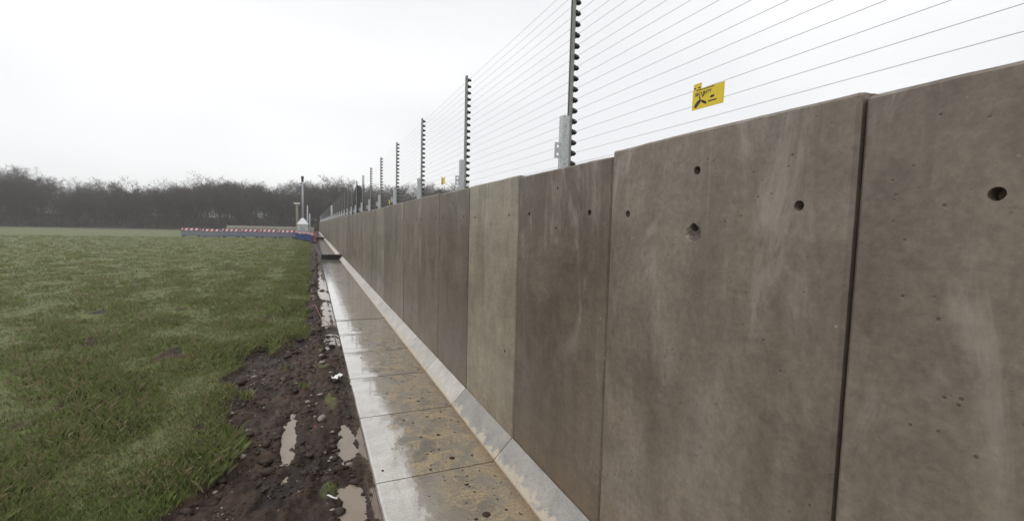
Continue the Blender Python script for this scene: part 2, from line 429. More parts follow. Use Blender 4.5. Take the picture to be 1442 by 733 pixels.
def drill(o, holes):
    cut = MB()
    for (y, z, rad) in holes:
        cut.tube([(D-.05, y, z), (D+.055, y+.004, z)], [rad*1.05, rad*.9], 14)
    co = cut.build('drill', None)
    md = o.modifiers.new('b', 'BOOLEAN'); md.operation = 'DIFFERENCE'; md.object = co; md.solver = 'EXACT'
    dg = bpy.context.evaluated_depsgraph_get(); me = bpy.data.meshes.new_from_object(o.evaluated_get(dg))
    o.modifiers.clear(); o.data = me; bpy.data.objects.remove(co)
    return me
def spall(o):                                             # broken-out crater below the lower right hole
    cut = MB(); cut.lump((D-.004, 1.338, 1.688), .033, 1.0, 5, 3, .10)
    cut.v = [(D-.006+(x-D+.006)*.35, y, z) for x, y, z in cut.v]
    co = cut.build('drill', None)
    md = o.modifiers.new('b', 'BOOLEAN'); md.operation = 'DIFFERENCE'; md.object = co; md.solver = 'EXACT'
    dg = bpy.context.evaluated_depsgraph_get(); me = bpy.data.meshes.new_from_object(o.evaluated_get(dg))
    o.modifiers.clear(); o.data = me; bpy.data.objects.remove(co)

def fillet_geo(k):
    r = random.Random(300+k); y0 = Y0+k*W; g = .005; n = 10 if k < 20 else 1
    m = MB(); vs = []; fs = []
    for i in range(n+1):
        y = y0+g+(W-2*g)*i/n
        if n > 1 and i in (0, n): pass
        w1 = .003*noise.noise(Vector((y*5, 2, 7))); w2 = .003*noise.noise(Vector((y*5, 9, 1)))
        vs += [(D-FW+w1, y, -.01), (D-FW+w1, y, .010), (D-FW+.012+w1, y, .020), (D-.010, y, E-.006+w2), (D-.0005-.003, y, E+w2), (D-.0035, y, -.01)]
    for i in range(n):
        for q in range(6): fs.append((i*6+q, i*6+(q+1) % 6, (i+1)*6+(q+1) % 6, (i+1)*6+q))
    fs += [tuple(range(6))[::-1], tuple(n*6+q for q in range(6))]
    m.add(vs, fs); return m
def slab_geo(k):
    r = random.Random(500+k); y0 = Y0+k*W; g = .0075 if k < 6 else .0035; n = 8 if k < 20 else 1
    q_ = 1 if k < 6 else .4; z = r.uniform(-.003, .001)*q_; tl = r.uniform(-.0025, .0025)*q_
    m = MB(); vs = []; fs = []
    for i in range(n+1):
        y = y0+g+(W-2*g)*i/n
        e = .004*noise.noise(Vector((y*4, 0, 3)))
        lip = .010 if i in (0, n) and k < 6 else 0
        zz = z+tl*(i/n-.5)
        vs += [(XS-.045+e, y, -.17), (XS-.012+e, y, -.03), (XS+e, y, -.007+zz), (XS+.010+e, y, zz-lip*.5), (D-FW+.02, y, zz-lip*.5), (D-FW+.02, y, -.17)]
    for i in range(n):
        for q in range(6): fs.append((i*6+q, i*6+(q+1) % 6, (i+1)*6+(q+1) % 6, (i+1)*6+q))
    fs += [tuple(range(6))[::-1], tuple(n*6+q for q in range(6))]
    m.add(vs, fs); return m
farP, farF, farS = MB(), MB(), MB(); ptint = []; pseed = []; ftint = []
FT = lambda k: tuple(x*random.Random(k+900).uniform(.92, 1.08) for x in ((.30, .283, .26) if k < 2 else (.49, .465, .425)))
for k in range(K0, K1):
    gp, gf, gs = panel_geo(k), fillet_geo(k), slab_geo(k)
    if k < KIND:
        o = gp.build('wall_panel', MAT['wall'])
        if k in HOLES: drill(o, HOLES[k])
        if k == -1: spall(o)
        o.data.name = 'wall_panel'
        set_attr(o.data, tint_of(k), ((k*7) % 23)*.37+.1)
        o.parent = wall; o.matrix_parent_inverse = Matrix.Translation(-Vector(wall.location))
        if k == 1: o['label'] = 'paler greenish grey panel between two dark ones'
        if k == 0: o['label'] = 'dark brown panel with four small round holes'
        f = gf.build('haunch_block', MAT['fillet']); set_attr(f.data, FT(k), 0.)
        f.parent = wall; f.matrix_parent_inverse = Matrix.Translation(-Vector(wall.location))
        s = gs.build('paving_slab', MAT['slab']); s.parent = path; s.matrix_parent_inverse = Matrix.Translation(-Vector(path.location))
    else:
        t = (*tint_of(k), 1.); ptint += [t]*len(gp.v); pseed += [((k*7) % 23)*.37+.1]*len(gp.v); ftint += [(*FT(k), 1.)]*len(gf.v)
        farP.add(gp.v, gp.f); farF.add(gf.v, gf.f); farS.add(gs.v, gs.f)
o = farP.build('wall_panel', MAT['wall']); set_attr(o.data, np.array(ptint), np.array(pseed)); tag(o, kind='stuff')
o.parent = wall; o.matrix_parent_inverse = Matrix.Translation(-Vector(wall.location))
o = farF.build('haunch_block', MAT['fillet']); set_attr(o.data, np.array(ftint), np.zeros(len(ftint))); tag(o, kind='stuff')
o.parent = wall; o.matrix_parent_inverse = Matrix.Translation(-Vector(wall.location))
o = farS.build('paving_slab', MAT['slab']); tag(o, kind='stuff')
o.parent = path; o.matrix_parent_inverse = Matrix.Translation(-Vector(path.location))

# ------------------------------------------------------------------ ground
def ss(a, b, x):
    t = max(0., min(1., (x-a)/(b-a))); return t*t*(3-2*t)
PUDDLES = [(.255, 4.0, .065, .30), (.235, 2.95, .075, .30), (.23, 12.6, .12, 4.2), (-.19, 4.2, .055, .5), (.26, 19.5, .06, 2.0)]
WATER_Z = -.160
def gmask(x, y):
    n = noise.noise(Vector((x*2.3, y*.75, 1.7)))*.55 + noise.noise(Vector((x*7, y*2.2, 4)))*.3
    edge = -.03 + .10*noise.noise(Vector((0, y*.8, 6)))
    far = ss(6.0, 7.6, y + 1.2*noise.noise(Vector((x*1.2, 3, 8))))
    edge = edge*far + (1-far)*(-.75 + .5*noise.noise(Vector((x, y*.9, 2))))
    g = ss(edge, edge-.16, x)
    g *= ss(-.30, .05, n + .12)                 # bare patches
    g = max(g, .55*ss(.42, .6, noise.noise(Vector((x*5.5, y*3.2, 12)))))
    t = math.exp(-(((x-.17)/.10)**2 + ((y-4.95)/.45)**2)); g = max(g, .62*t)
    return g
def height(x, y, g=None):
    if g is None: g = gmask(x, y)
    p = Vector((x, y, 0)); dist = math.hypot(x, y)
    h = -.138 + .030*noise.fractal(Vector((x*1.9, y*1.2, .5)), .9, 2.1, 4)
    rough = (1-.6*g)*min(1, 7./max(dist, 1))
    h += rough*(.030*noise.noise(Vector((x*9, y*7, 1))) + .022*noise.noise(Vector((x*21, y*17, 3))) + .010*noise.noise(Vector((x*46, y*40, 5))))
    h += .055*g*ss(1.5, 6, y)
    # spoil heaped between the turf and the paving further along
    if y > 5: h += .05*ss(5, 9, y)*math.exp(-((x-.08)/.13)**2)*(.55+.7*noise.noise(Vector((x*3, y*1.1, 9))))
    for (a, b, c, d) in PUDDLES:
        q = ((x-a)/c)**2 + ((y-b)/d)**2
        if q < 4: h -= .050*math.exp(-q*q*.6)
    if x > .30: h = min(h, -.125 - .3*(x-.30))
    if x < -40: h -= .3*ss(-40, -60, x)
    if y > 95: h -= .3*ss(95, 105, y)
    return h
xs = [.42]; 
while xs[-1] > -62:
    d = abs(xs[-1]-.1); xs.append(xs[-1] - max(.014, .021*d if d < 3 else .034*d))
ys = [.9]
while ys[-1] < 106: ys.append(ys[-1] + max(.018, .0085*ys[-1]))
nx, ny = len(xs), len(ys)
V = []; G = []
for y in ys:
    for x in xs:
        g = gmask(x, y); G.append(g); V.append((x, y, height(x, y, g)))
q = np.arange(nx*ny).reshape(ny, nx)
Fq = np.stack([q[:-1, :-1], q[1:, :-1], q[1:, 1:], q[:-1, 1:]], -1).reshape(-1, 4)[:, ::-1]
verge = nump('muddy_verge', V, Fq, MAT['earth'], smooth=True); tag(verge, kind='structure')
verge.data.attributes.new('grassiness', 'FLOAT', 'POINT').data.foreach_set('value', np.array(G, np.float32))
MB().add([(-900, -300, -.32), (900, -300, -.32), (900, 1500, -.32), (-900, 1500, -.32)], [(0, 1, 2, 3)]).build('ground', MAT['field'])
bpy.data.objects['ground']['kind'] = 'structure'
for kp, (a, b, c, d) in enumerate(PUDDLES):
    n = 24; m = MB(); m.add([(a+c*1.5*math.cos(6.2832*i/n), b+d*1.5*math.sin(6.2832*i/n), WATER_Z-.0012*kp) for i in range(n)], [tuple(range(n))])
    m.v = [(min(x, .345), y, z) for x, y, z in m.v]
    tag(m.build('puddle', MAT['water']), kind='structure')

# clods, stones, grass
cl, stn = MB(), MB(); r = random.Random(3); nc = 0
bmq = bmesh.new(); bmesh.ops.create_icosphere(bmq, subdivisions=1, radius=1); ICO = np.array([v.co for v in bmq.verts]); IF = np.array([[v.index for v in f.verts] for f in bmq.faces]); bmq.free()
def lumps(n, xr, yr, size, skip_g, seed, squash=.65):
    g = np.random.default_rng(seed); VV = []; FF = []; o = 0
    while n > 0:
        n -= 1
        y = math.exp(g.uniform(math.log(yr[0]), math.log(yr[1]))); x = g.uniform(*xr)
        if noise.noise(Vector((x*4, y*2.5, 7))) < g.uniform(-.55, .25): continue
        gm = gmask(x, y)
        if gm > skip_g: continue
        wet = min(((x-a)/c)**2+((y-b)/d)**2 for (a, b, c, d) in PUDDLES)
        if wet < 1. and g.random() > .5: continue
        s = min(size[1], size[0]*(1+g.pareto(2.2)))*min(1.6, .75+.05*y)
        v = ICO*(1+g.uniform(-.45, .45, (len(ICO), 1)))*s*np.array([g.uniform(.8, 1.4), g.uniform(.8, 1.4), squash*g.uniform(.7, 1.2)])
        t = g.uniform(0, 6.28); c, si = math.cos(t), math.sin(t); v = v@np.array([[c, si, 0], [-si, c, 0], [0, 0, 1]])
        if x + s > .335: continue
        VV.append(v+np.array([x, y, height(x, y, gm)+s*.15])); FF.append(IF+o); o += len(ICO)
    return np.concatenate(VV), np.concatenate(FF)
tag(nump('mud_clods', *lumps(14000, (-1.4, .33), (1.6, 34), (.006, .045), .45, 5), MAT['clod']), kind='stuff')
tag(nump('pale_stones', *lumps(2200, (-1.6, .33), (1.7, 26), (.005, .030), .5, 9), MAT['stone']), kind='stuff')

def blades(n, seed, mat, name, xr, yr, hgt, thr=.35):
    g = np.random.default_rng(seed); VV = []; FF = []; o = 0
    for _ in range(n):
        y = math.exp(g.uniform(math.log(yr[0]), math.log(yr[1]))); x = xr[1]-.02-(.25+.30*y)*g.uniform(0, 1)**1.5*3.2 if xr[0] < -2 else g.uniform(*xr)
        gm = gmask(x, y)
        if gm < thr + g.uniform(0, .3): continue
        z = height(x, y, gm); dist = math.hypot(x, y)
        for _b in range(4):
            bx, by = x+g.normal(0, .018+.001*dist), y+g.normal(0, .018+.001*dist)
            hh = hgt*g.uniform(.5, 1.3)*max(.35, 1.+1.5*noise.noise(Vector((x*1.3, y*.9, 2)))); wd = .0022+.00032*dist; t = g.uniform(0, 3.14)
            ln = g.normal(0, .4, 2)*hh
            VV += [(bx-wd*math.cos(t), by-wd*math.sin(t), z-.01), (bx+wd*math.cos(t), by+wd*math.sin(t), z-.01),
                   (bx+ln[0]*.35+wd*.6*math.cos(t), by+ln[1]*.35+wd*.6*math.sin(t), z+hh*.6), (bx+ln[0], by+ln[1], z+hh*.95)]
            FF += [(o, o+1, o+2), (o, o+2, o+3)]; o += 4
    tag(nump(name, VV, FF, mat), kind='stuff')
blades(6000, 1, MAT['blade'], 'verge_grass', (-.9, .3), (2.1, 44), .05)
blades(52000, 2, MAT['blade'], 'field_grass', (-20, .0), (3.0, 60), .06)
blades(26000, 3, MAT['dry'], 'dry_grass', (-20, .1), (3.5, 60), .06)

# mud crumbs dropped on the paving
cr_ = MB(); r = random.Random(21)
spots = [(.94, 2.41, .024), (.93, 2.75, .017), (.87, 2.39, .012), (1.07, 2.41, .012), (.81, 2.85, .011), (.94, 3.12, .020), (1.09, 3.11, .010), (.77, 3.07, .009),
         (.94, 3.9, .014), (1.08, 3.97, .013), (.80, 3.53, .012), (.94, 3.52, .016), (.94, 4.29, .016), (1.15, 3.66, .008), (1.08, 3.52, .010)]
for _ in range(230):
    spots.append((r.uniform(.42, 1.19) if r.random() < .3 else r.uniform(.72, 1.18), math.exp(r.uniform(math.log(1.7), math.log(11))), r.choice((.003, .004, .005, .006, .008, .011))))
for i, (x, y, s) in enumerate(spots): cr_.lump((x, y, .001), s*.85, .30, i, 2 if s > .012 else 1, .22)
tag(cr_.build('mud_crumbs', MAT['crumb'], smooth=True), kind='stuff')

# small litter in the mud
def hz(x, y): return height(x, y)
sc = MB(); r = random.Random(5)
def scrap(c, l, wd, rz, seed):
    m = MB(); rr = random.Random(seed); n = 5; vs = []
    for i in range(n+1):
        a = (i/n-.5)*l; ox = rr.uniform(-.25, .25)*wd; oz = rr.uniform(0, .5)*wd
        for s in (-1, 1):
            for zz in (0, .003):
                x_, y_ = a, s*wd*rr.uniform(.35, .6)+ox
                vs.append((c[0]+x_*math.cos(rz)-y_*math.sin(rz), c[1]+x_*math.sin(rz)+y_*math.cos(rz), c[2]+oz+zz+rr.uniform(0, .2)*wd))
    fs = []
    for i in range(n):
        b = i*4
        for p_, q_ in ((0, 1), (1, 3), (3, 2), (2, 0)): fs.append((b+p_, b+q_, b+4+q_, b+4+p_))
    fs += [(0, 1, 3, 2), (n*4, n*4+2, n*4+3, n*4+1)]
    m.add(vs, fs); return m
tag(scrap((.255, 5.5, hz(.255, 5.5)+.035), .12, .07, .5, 3).build('plastic_scrap', MAT['white']), 'crumpled white plastic scrap lying in mud beside the slab edge', 'litter')
tag(scrap((.115, 3.08, hz(.115, 3.08)+.03), .085, .014, 2.3, 8).build('plastic_shard', MAT['white']), 'thin white plastic shard on dark mud by the lowest puddle', 'litter')
tag(MB().lump((.02, 4.34, hz(.02, 4.34)+.012), .014, .6, 4, 1).build('plastic_fragment', MAT['red']), 'tiny red plastic fragment pressed into dark mud', 'litter')
tag(MB().lump((.075, 4.47, hz(.075, 4.47)+.022), .042, .75, 14, 2, .14).build('stone', MAT['stone']), 'single pale grey stone standing up from dark mud', 'stone')
pts = [(-.02+.36*t, 10.4-1.6*t+.35*math.sin(7*t), hz(-.02+.33*t, 10.4-1.6*t)+.035+.03*math.sin(11*t)) for t in [i/16 for i in range(17)]]
tag(MB().tube(pts, .007, 5).build('cord', MAT['orange'], smooth=True), 'faded orange cord trailing over mud towards the slab edge', 'cord')

# ------------------------------------------------------------------ fence posts, insulators and wires
XP, YP, SP, ZT = 1.5526, 2.6451, 2.2, 3.3316
PITCH_W, NW = .0684, 18
def lathe_x(prof, n=8):
    m = MB(); vs = []; fs = []
    for x, r_ in prof:
        for q in range(n): vs.append((x, r_*math.cos(6.2832*q/n), r_*math.sin(6.2832*q/n)))
    L = len(prof)
    for i in range(L-1):
        for q in range(n): fs.append((i*n+q, i*n+(q+1) % n, (i+1)*n+(q+1) % n, (i+1)*n+q))
    fs += [tuple(range(n))[::-1], tuple((L-1)*n+q for q in range(n))]
    return m.add(vs, fs)
INS = [(.0, .0205), (.013, .0205), (.015, .012), (.022, .0125), (.025, .017), (.034, .012), (.042, .006)]
ins_me = lathe_x(INS).mesh('insulator', MAT['black'])
ins_me.polygons.foreach_set('use_smooth', [len(p.vertices) == 4 for p in ins_me.polygons])
INS_LO = [(-.008, .0235), (.014, .0235), (.022, .016), (.046, .010)]
far_ins = MB()
zi = [3.287-PITCH_W*i for i in range(NW)]
for z in zi:
    l = lathe_x(INS_LO, 5); far_ins.add([(x+.012, y, zz+z) for x, y, zz in l.v], l.f)
far_ins_me = far_ins.mesh('insulator', MAT['black'])
pole = MB(); c = .012
prof = [(-c, -c), (c, -c), (c, c), (-c, c), (-c, c-.003), (c-.003, c-.003), (c-.003, -c+.003), (-c, -c+.003)]   # open channel
vs_ = [(x, y, 1.75) for x, y in prof] + [(x, y, ZT) for x, y in prof]
pole.add(vs_, [(i, (i+1) % 8, 8+(i+1) % 8, 8+i) for i in range(8)] + [(0, 1, 6, 7), (1, 2, 5, 6), (2, 3, 4, 5), (8, 9, 14, 15), (9, 10, 13, 14), (10, 11, 12, 13)])
pole_me = pole.mesh('pole', MAT['post'])
sup = MB(); a0, a1, b = -.062, -.0135, .025
prof = [(a0, -b), (a1, -b), (a1, -b+.006), (a0+.006, -b+.006), (a0+.006, b-.006), (a1, b-.006), (a1, b), (a0, b)]
vs_ = [(x, y, 1.70) for x, y in prof] + [(x, y, 2.425) for x, y in prof]
sup.add(vs_, [(i, (i+1) % 8, 8+(i+1) % 8, 8+i) for i in range(8)] + [(0, 1, 2, 3), (0, 3, 4, 7), (4, 5, 6, 7), (8, 9, 10, 11), (8, 11, 12, 15), (12, 13, 14, 15)])
sup_me = sup.mesh('support_channel', MAT['galv'])
# bracket: plate with two drilled holes beside the channel
br = MB(); px0, px1, pz0, pz1, yy0, yy1 = -.116, -.062, 2.150, 2.250, -.025, -.019
cols = [px0, -.102, -.080, px1]; rows = [pz0, 2.166, 2.184, 2.216, 2.234, pz1]
for i in range(3):
    for j in range(5):
        if i == 1 and j in (1, 3): continue
        br.box((cols[i], yy0, rows[j]), (cols[i+1], yy1, rows[j+1]))
bme = br.mesh('bracket', MAT['galv'])
bm = bmesh.new(); bm.from_mesh(bme); bmesh.ops.remove_doubles(bm, verts=bm.verts[:], dist=1e-5)
seen = {}
for f in bm.faces: seen.setdefault(tuple(sorted(v.index for v in f.verts)), []).append(f)
bmesh.ops.delete(bm, geom=[f for l in seen.values() if len(l) > 1 for f in l], context='FACES_ONLY')
bmesh.ops.recalc_face_normals(bm, faces=bm.faces[:]); bm.to_mesh(bme); bm.free()
bolt_me = lathe_x([(0, .007), (.005, .007), (.0052, .004), (.010, .004)], 6).mesh('bolt', MAT['galv'])

ORD = ['first', 'second', 'third', 'fourth', 'fifth', 'sixth', 'seventh', 'eighth', 'ninth', 'tenth', 'eleventh', 'twelfth', 'thirteenth', 'fourteenth',
       'fifteenth', 'sixteenth', 'seventeenth', 'eighteenth', 'nineteenth', 'twentieth']
ORD += [t+'-'+o for t in ('twenty', 'thirty', 'forty') for o in ['first', 'second', 'third', 'fourth', 'fifth', 'sixth', 'seventh', 'eighth', 'ninth', None] if o]
ORD.insert(29, 'thirtieth'); ORD.insert(39, 'fortieth')
def make_post(i, near):
    t = empty('fence_post', (XP, YP+SP*i, 0))
    link('pole', pole_me, t); link('support_channel', sup_me, t); link('bracket', bme, t)
    if near:
        for z in zi: link('insulator', ins_me, t, loc=(.012, 0, z))
        for z in (1.98, 2.12, 2.36):
            o = link('bolt', bolt_me, t, loc=(-.040, -.025, z)); o.rotation_euler = (0, 0, -math.pi/2)
    else:
        tag(link('insulator', far_ins_me, t), kind='stuff')
    rr = random.Random(i); t.rotation_euler = (rr.uniform(-.004, .004), rr.uniform(-.003, .003), 0)
    return t
for i in range(0, 45):
    t = make_post(i, i < 16)
    if i == 0: lab = 'tall slim fence post with black insulators, first and largest along the wall'
    elif i < 45: lab = f'slim fence post with black insulators, {ORD[i]} along the wall from the camera'
    else: lab = 'small far fence post among the crowded last posts on the wall'
    tag(t, lab, 'fence post', 'insulated posts along the wall')
# the next post on the near side, beyond the frame, holds the wires up
tag(make_post(-1, False), 'slim fence post just beyond the picture edge', 'fence post', 'insulated posts along the wall')
wires = tag(empty('electric_fence', (XP+.030, YP, 0)), 'taut grey horizontal fence wires strung between the black insulators', 'wire fence')
Yend = YP+SP*44
for i, z in enumerate(zi):
    rr = random.Random(i+70); pts = [(XP+.030, YP-SP*1.6, z)]
    for j in range(-1, 45):
        pts.append((XP+.030, YP+SP*j, z+rr.uniform(-.0015, .0015)))
        if j < 10: pts.append((XP+.030, YP+SP*(j+.5), z-.003-rr.uniform(0, .003)))
    o = MB().tube(pts, .0011, 5).build('wire', MAT['wire'])
    o.parent = wires; o.matrix_parent_inverse = Matrix.Translation(-Vector(wires.location))

# thick white strain posts near the far end
for (y, r_, lab) in ((43.6, .075, 'thick white strain post on the wall among distant slim posts'), (Y0+K1*W-.3, .09, 'pale thick end post where the wall stops')):
    t = tag(empty('strain_post', (XP+.09, y, 0)), lab, 'fence post')
    MB().tube([(0, 0, 1.5), (0, 0, 3.3)], r_, 12).build('pole', MAT['white'], t, True)
    MB().tube([(0, 0, 3.3), (0, 0, 3.33), (0, 0, 3.36)], [r_*1.15, r_*1.15, r_*.4], 12).build('cap', MAT['white'], t)

# warning signs on the wires (face the path)
def text_mesh(body, size, mat, name):
    cu = bpy.data.curves.new(name, 'FONT'); cu.body = body; cu.size = size; cu.extrude = .0004; cu.offset = size*.018; cu.resolution_u = 3
    to = bpy.data.objects.new(name, cu); COL.objects.link(to)
    dg = bpy.context.evaluated_depsgraph_get(); me = bpy.data.meshes.new_from_object(to.evaluated_get(dg)); bpy.data.objects.remove(to)
    me.materials.clear(); me.materials.append(mat); me.name = name; return me
def sign(y, z0, lab, tilt=0., full=True):
    # local: u to the right as read (-Y), v up, n towards the path (-X)
    t = tag(empty('warning_sign', (XP+.030, y, z0)), lab, 'sign', 'yellow warning signs on the wires')
    t.rotation_euler = (tilt, 0, 0)
    def P(u, v, n): return (-n, -u, v)
    def flat(polys, n0, n1):
        m = MB()
        for pl in polys:
            k = len(pl); m.add([P(u, v, n0) for u, v in pl]+[P(u, v, n1) for u, v in pl],
                               [tuple(range(k)), tuple(range(2*k-1, k-1, -1))]+[(i, (i+1) % k, k+(i+1) % k, k+i) for i in range(k)])
        return m
    L, Hh, tb = .170, .086, .026
    out = [(0, 0), (L, 0), (L, Hh), (L-.002, Hh+tb), (L-.045, Hh+tb), (L-.045, Hh), (.045, Hh), (.045, Hh+tb), (.002, Hh+tb), (0, Hh)]
    flat([[(0, 0), (L, 0), (L, Hh), (0, Hh)], [(.003, Hh-.001), (.046, Hh-.001), (.046, Hh+tb), (.003, Hh+tb)]], .003, .0055).build('plate', MAT['yellow'], t)
    # slots where the wire is clipped through the tabs
    flat([[(.006, Hh+.004), (.017, Hh+.004), (.017, Hh+.010), (.006, Hh+.010)], [(.030, Hh+.004), (.042, Hh+.004), (.042, Hh+.010), (.030, Hh+.010)]], .0055, .0060).build('wire_slot', MAT['ink'], t)
    if full:
        me = text_mesh('SECURITY', .0205, MAT['ink'], 'lettering'); o = link('lettering', me, t)
        o.matrix_local = Matrix(((0, 0, -1, -.0058), (-1, 0, 0, -.014), (0, 1, 0, .0575), (0, 0, 0, 1)))
        rr = random.Random(4); pl = []; u = .020
        while u < .12:                                             # line of print too small to read
            wd = rr.uniform(.004, .008); pl.append([(u, .0790), (u+wd, .0790), (u+wd, .0835), (u, .0835)]); u += wd+.0022
        flat(pl, .0055, .0060).build('small_print', MAT['ink'], t)
        sym = [[(.012, .010), (.024, .007), (.046, .026), (.050, .036), (.042, .040), (.030, .036), (.016, .022)],
               [(.042, .036), (.049, .033), (.044, .052), (.037, .056)], [(.056, .046), (.068, .055), (.064, .060), (.054, .051)],
               [(.050, .030), (.066, .018), (.082, .014), (.080, .024), (.066, .032), (.053, .037)]]
        flat(sym, .0055, .0061).build('emblem', MAT['ink'], t)
        flat([[(.098, .037), (.106, .034), (.122, .037), (.120, .045), (.104, .046)], [(.090, .020), (.135, .020), (.135, .0255), (.090, .0255)]], .0055, .0060).build('small_print', MAT['ink'], t)
    else:
        flat([[(.02, .06), (.10, .06), (.10, .07), (.02, .07)], [(.02, .01), (.07, .01), (.07, .04), (.03, .045)]], .0055, .0062).build('emblem', MAT['ink'], t)
    return t
sign(1.606, 2.2365, 'yellow warning sign with black SECURITY lettering on wires beside first post', 0.02)
sign(5.925, 2.2365, 'yellow sign hanging on the wires between second and third post', -.05, False)
sign(10.42, 2.2365-.0684, 'small yellow sign low on wires between fourth and fifth post', .12, False)

# ------------------------------------------------------------------ dark baulks across the path
def baulk(y, hgt, lab):
    t = tag(empty('timber_baulk', (.40, y, 0)), lab, 'timber', 'dark baulks across the path')
    m = MB(); m.cbox((0, 0, .004), (.83, .22, hgt), .012); m.build('beam', MAT['timber'], t)
    m = MB(); x0, x1 = .835, 1.06
    m.add([(x0, .02, .05), (x0, .20, .05), (x0, .20, hgt-.01), (x0, .02, hgt-.01), (x1-.17, .02, .10), (x1-.17, .20, .10), (x1-.10, .20, hgt-.01), (x1-.10, .02, hgt-.01)],
          [(0, 1, 2, 3), (4, 7, 6, 5), (0, 4, 5, 1), (1, 5, 6, 2), (2, 6, 7, 3), (3, 7, 4, 0)]); m.build('tapered_end', MAT['timber'], t)
baulk(23.4, .23, 'dark timber baulk lying across the wet path, the larger one')
baulk(54.5, .22, 'small distant dark baulk crossing the path near the red barrier')
tag(scrap((1.30, 24.1, .17), .22, .14, .3, 12).build('rag', MAT['orange']), 'small orange rag on the haunch beside the larger dark baulk', 'litter')

# ------------------------------------------------------------------ site barriers
def barrier_parts(colr):
    f = MB()
    f.box((0, -.02, .95), (2.0, .02, 1.0)); f.box((0, -.02, .10), (2.0, .02, .16)); f.box((0, -.02, .16), (.05, .02, .95)); f.box((1.95, -.02, .16), (2.0, .02, .95)); f.box((.05, -.02, .66), (1.95, .02, .70))
    bars = MB()
    for i in range(1, 20): bars.box((i*.097-.020+.03, -.012, .16), (i*.097+.020+.03, .012, .66))
    return f.mesh('frame', MAT[colr]), bars.mesh('bar', MAT[colr])
def stripe_mat():
    m = Mat('red_white_stripes', .35); p = m.coord('Object'); x = m.sep(p)[0]; z = m.sep(p)[2]
    f = m.math('FRACT', m.math('MULTIPLY', m.math('ADD', x, m.math('MULTIPLY', z, .5)), 2.0))
    m.color(m.mix(m.math('GREATER_THAN', f, .5), (.52, .05, .045), (.78, .77, .77))); return m.m
MAT['stripe'] = stripe_mat()
board_me = MB().cbox((.05, -.030, .705), (1.95, .030, .945), .006).mesh('reflective_board', MAT['stripe'])
foot_me = MB().cbox((-.04, -.30, 0), (.04, .30, .10), .012).mesh('foot', MAT['black'])
fr_b, ba_b = barrier_parts('blue'); fr_r, ba_r = barrier_parts('red')
def barrier(x, y, rz, lab, red=False):
    t = tag(empty('site_barrier', (x, y, height(x, y)+.01), rz), lab, 'barrier', 'plastic barriers closing off the site')
    link('frame', fr_r if red else fr_b, t); tag(link('bar', ba_r if red else ba_b, t), kind='stuff'); link('reflective_board', board_me, t)
    for u in (.25, 1.75): link('foot', foot_me, t, loc=(u, 0, 0))
px, py = .30, 47.4
names = ['first blue barrier with red and white board, beside the red one', 'second blue barrier with red and white board from the path',
         'third blue barrier with red and white board from the path', 'fourth blue barrier with red and white board from the path', 'fifth blue barrier with red and white board from the path',
         'sixth blue barrier from the path, where the row turns', 'seventh blue barrier from the path', 'eighth blue barrier from the path', 'ninth blue barrier from the path', 'tenth blue barrier from the path', 'eleventh blue barrier, last of the row']
ang = math.atan2(10.4, -2.06)
for i, nm in enumerate(names):
    a = ang + (0 if i < 5 else .95+.05*(i-5)) + random.Random(i).uniform(-.05, .05)
    barrier(px, py, a, nm); px += 2.08*math.cos(a); py += 2.08*math.sin(a)
barrier(.16, 45.2, 1.50, 'red plastic barrier standing at the edge of the path', True)

# ------------------------------------------------------------------ camera mast on a kiosk, poles, block wall
t = tag(empty('camera_mast', (-1.10, 65.5, -.2)), 'tall pale mast with dark camera head above a white topped kiosk', 'mast')
kb = MB().cbox((-.60, -.60, 0), (.60, .60, 1.72), .04).build('kiosk', MAT['kiosk'], t)
MB().box((-.38, -.615, .25), (.30, -.602, 1.50)).build('door', MAT['greypole'], kb)
ld = MB(); L_ = .70; ld.add([(-L_, -L_, 1.72), (L_, -L_, 1.72), (L_, L_, 1.72), (-L_, L_, 1.72), (-L_, -L_, 1.84), (L_, -L_, 1.84), (L_, L_, 1.84), (-L_, L_, 1.84), (-.13, -.13, 2.6), (.13, -.13, 2.6), (.13, .13, 2.6), (-.13, .13, 2.6)],
       [(0, 3, 2, 1), (0, 1, 5, 4), (1, 2, 6, 5), (2, 3, 7, 6), (3, 0, 4, 7), (4, 5, 9, 8), (5, 6, 10, 9), (6, 7, 11, 10), (7, 4, 8, 11), (8, 9, 10, 11)]); ld.build('pyramid_lid', MAT['lid'], t)
MB().tube([(0, 0, 2.55), (0, 0, 5.3), (0, 0, 7.3)], [.14, .12, .10], 10).build('pole', MAT['greypole'], t, True)
hd = MB().cbox((-.14, -.14, 7.3), (.14, .14, 7.75), .03); hd.tube([(0, 0, 7.75), (0, 0, 7.9), (0, 0, 8.05)], [.2, .2, .08], 10);
hd.build('camera_head', MAT['black'], t)
MB().cbox((-.24, -.08, 7.0), (-.11, .08, 7.2), .02).build('side_box', MAT['black'], t)
for (x, y, h_, r_, lab) in ((-.62, 78., 4.7, .10, 'thin pale pole just right of the tall camera mast'), (-.30, 80., 3.5, .10, 'shorter thin pale pole, second to the right of the camera mast')):
    t = tag(empty('steel_pole', (x, y, -.2)), lab, 'pole'); MB().tube([(0, 0, 0), (0, 0, h_)], [r_, r_*.8], 10).build('shaft', MAT['greypole'], t, True)
    MB().cbox((-.22, -.22, 0), (.22, .22, .06), .01).build('base_plate', MAT['greypole'], t)
t = tag(empty('lamp_post', (-2.0, 74., -.2)), 'thick khaki post with flat pale head left of the camera mast', 'post')
MB().cbox((-.17, -.17, 0), (.17, .17, 4.7), .03).build('shaft', MAT['khaki'], t); MB().cbox((-.42, -.22, 4.7), (.42, .22, 4.92), .03).build('head', MAT['kiosk'], t)
t = tag(empty('block_wall', (0, 0, -.2)), 'low pale wall of stacked concrete blocks behind the barriers', 'wall')
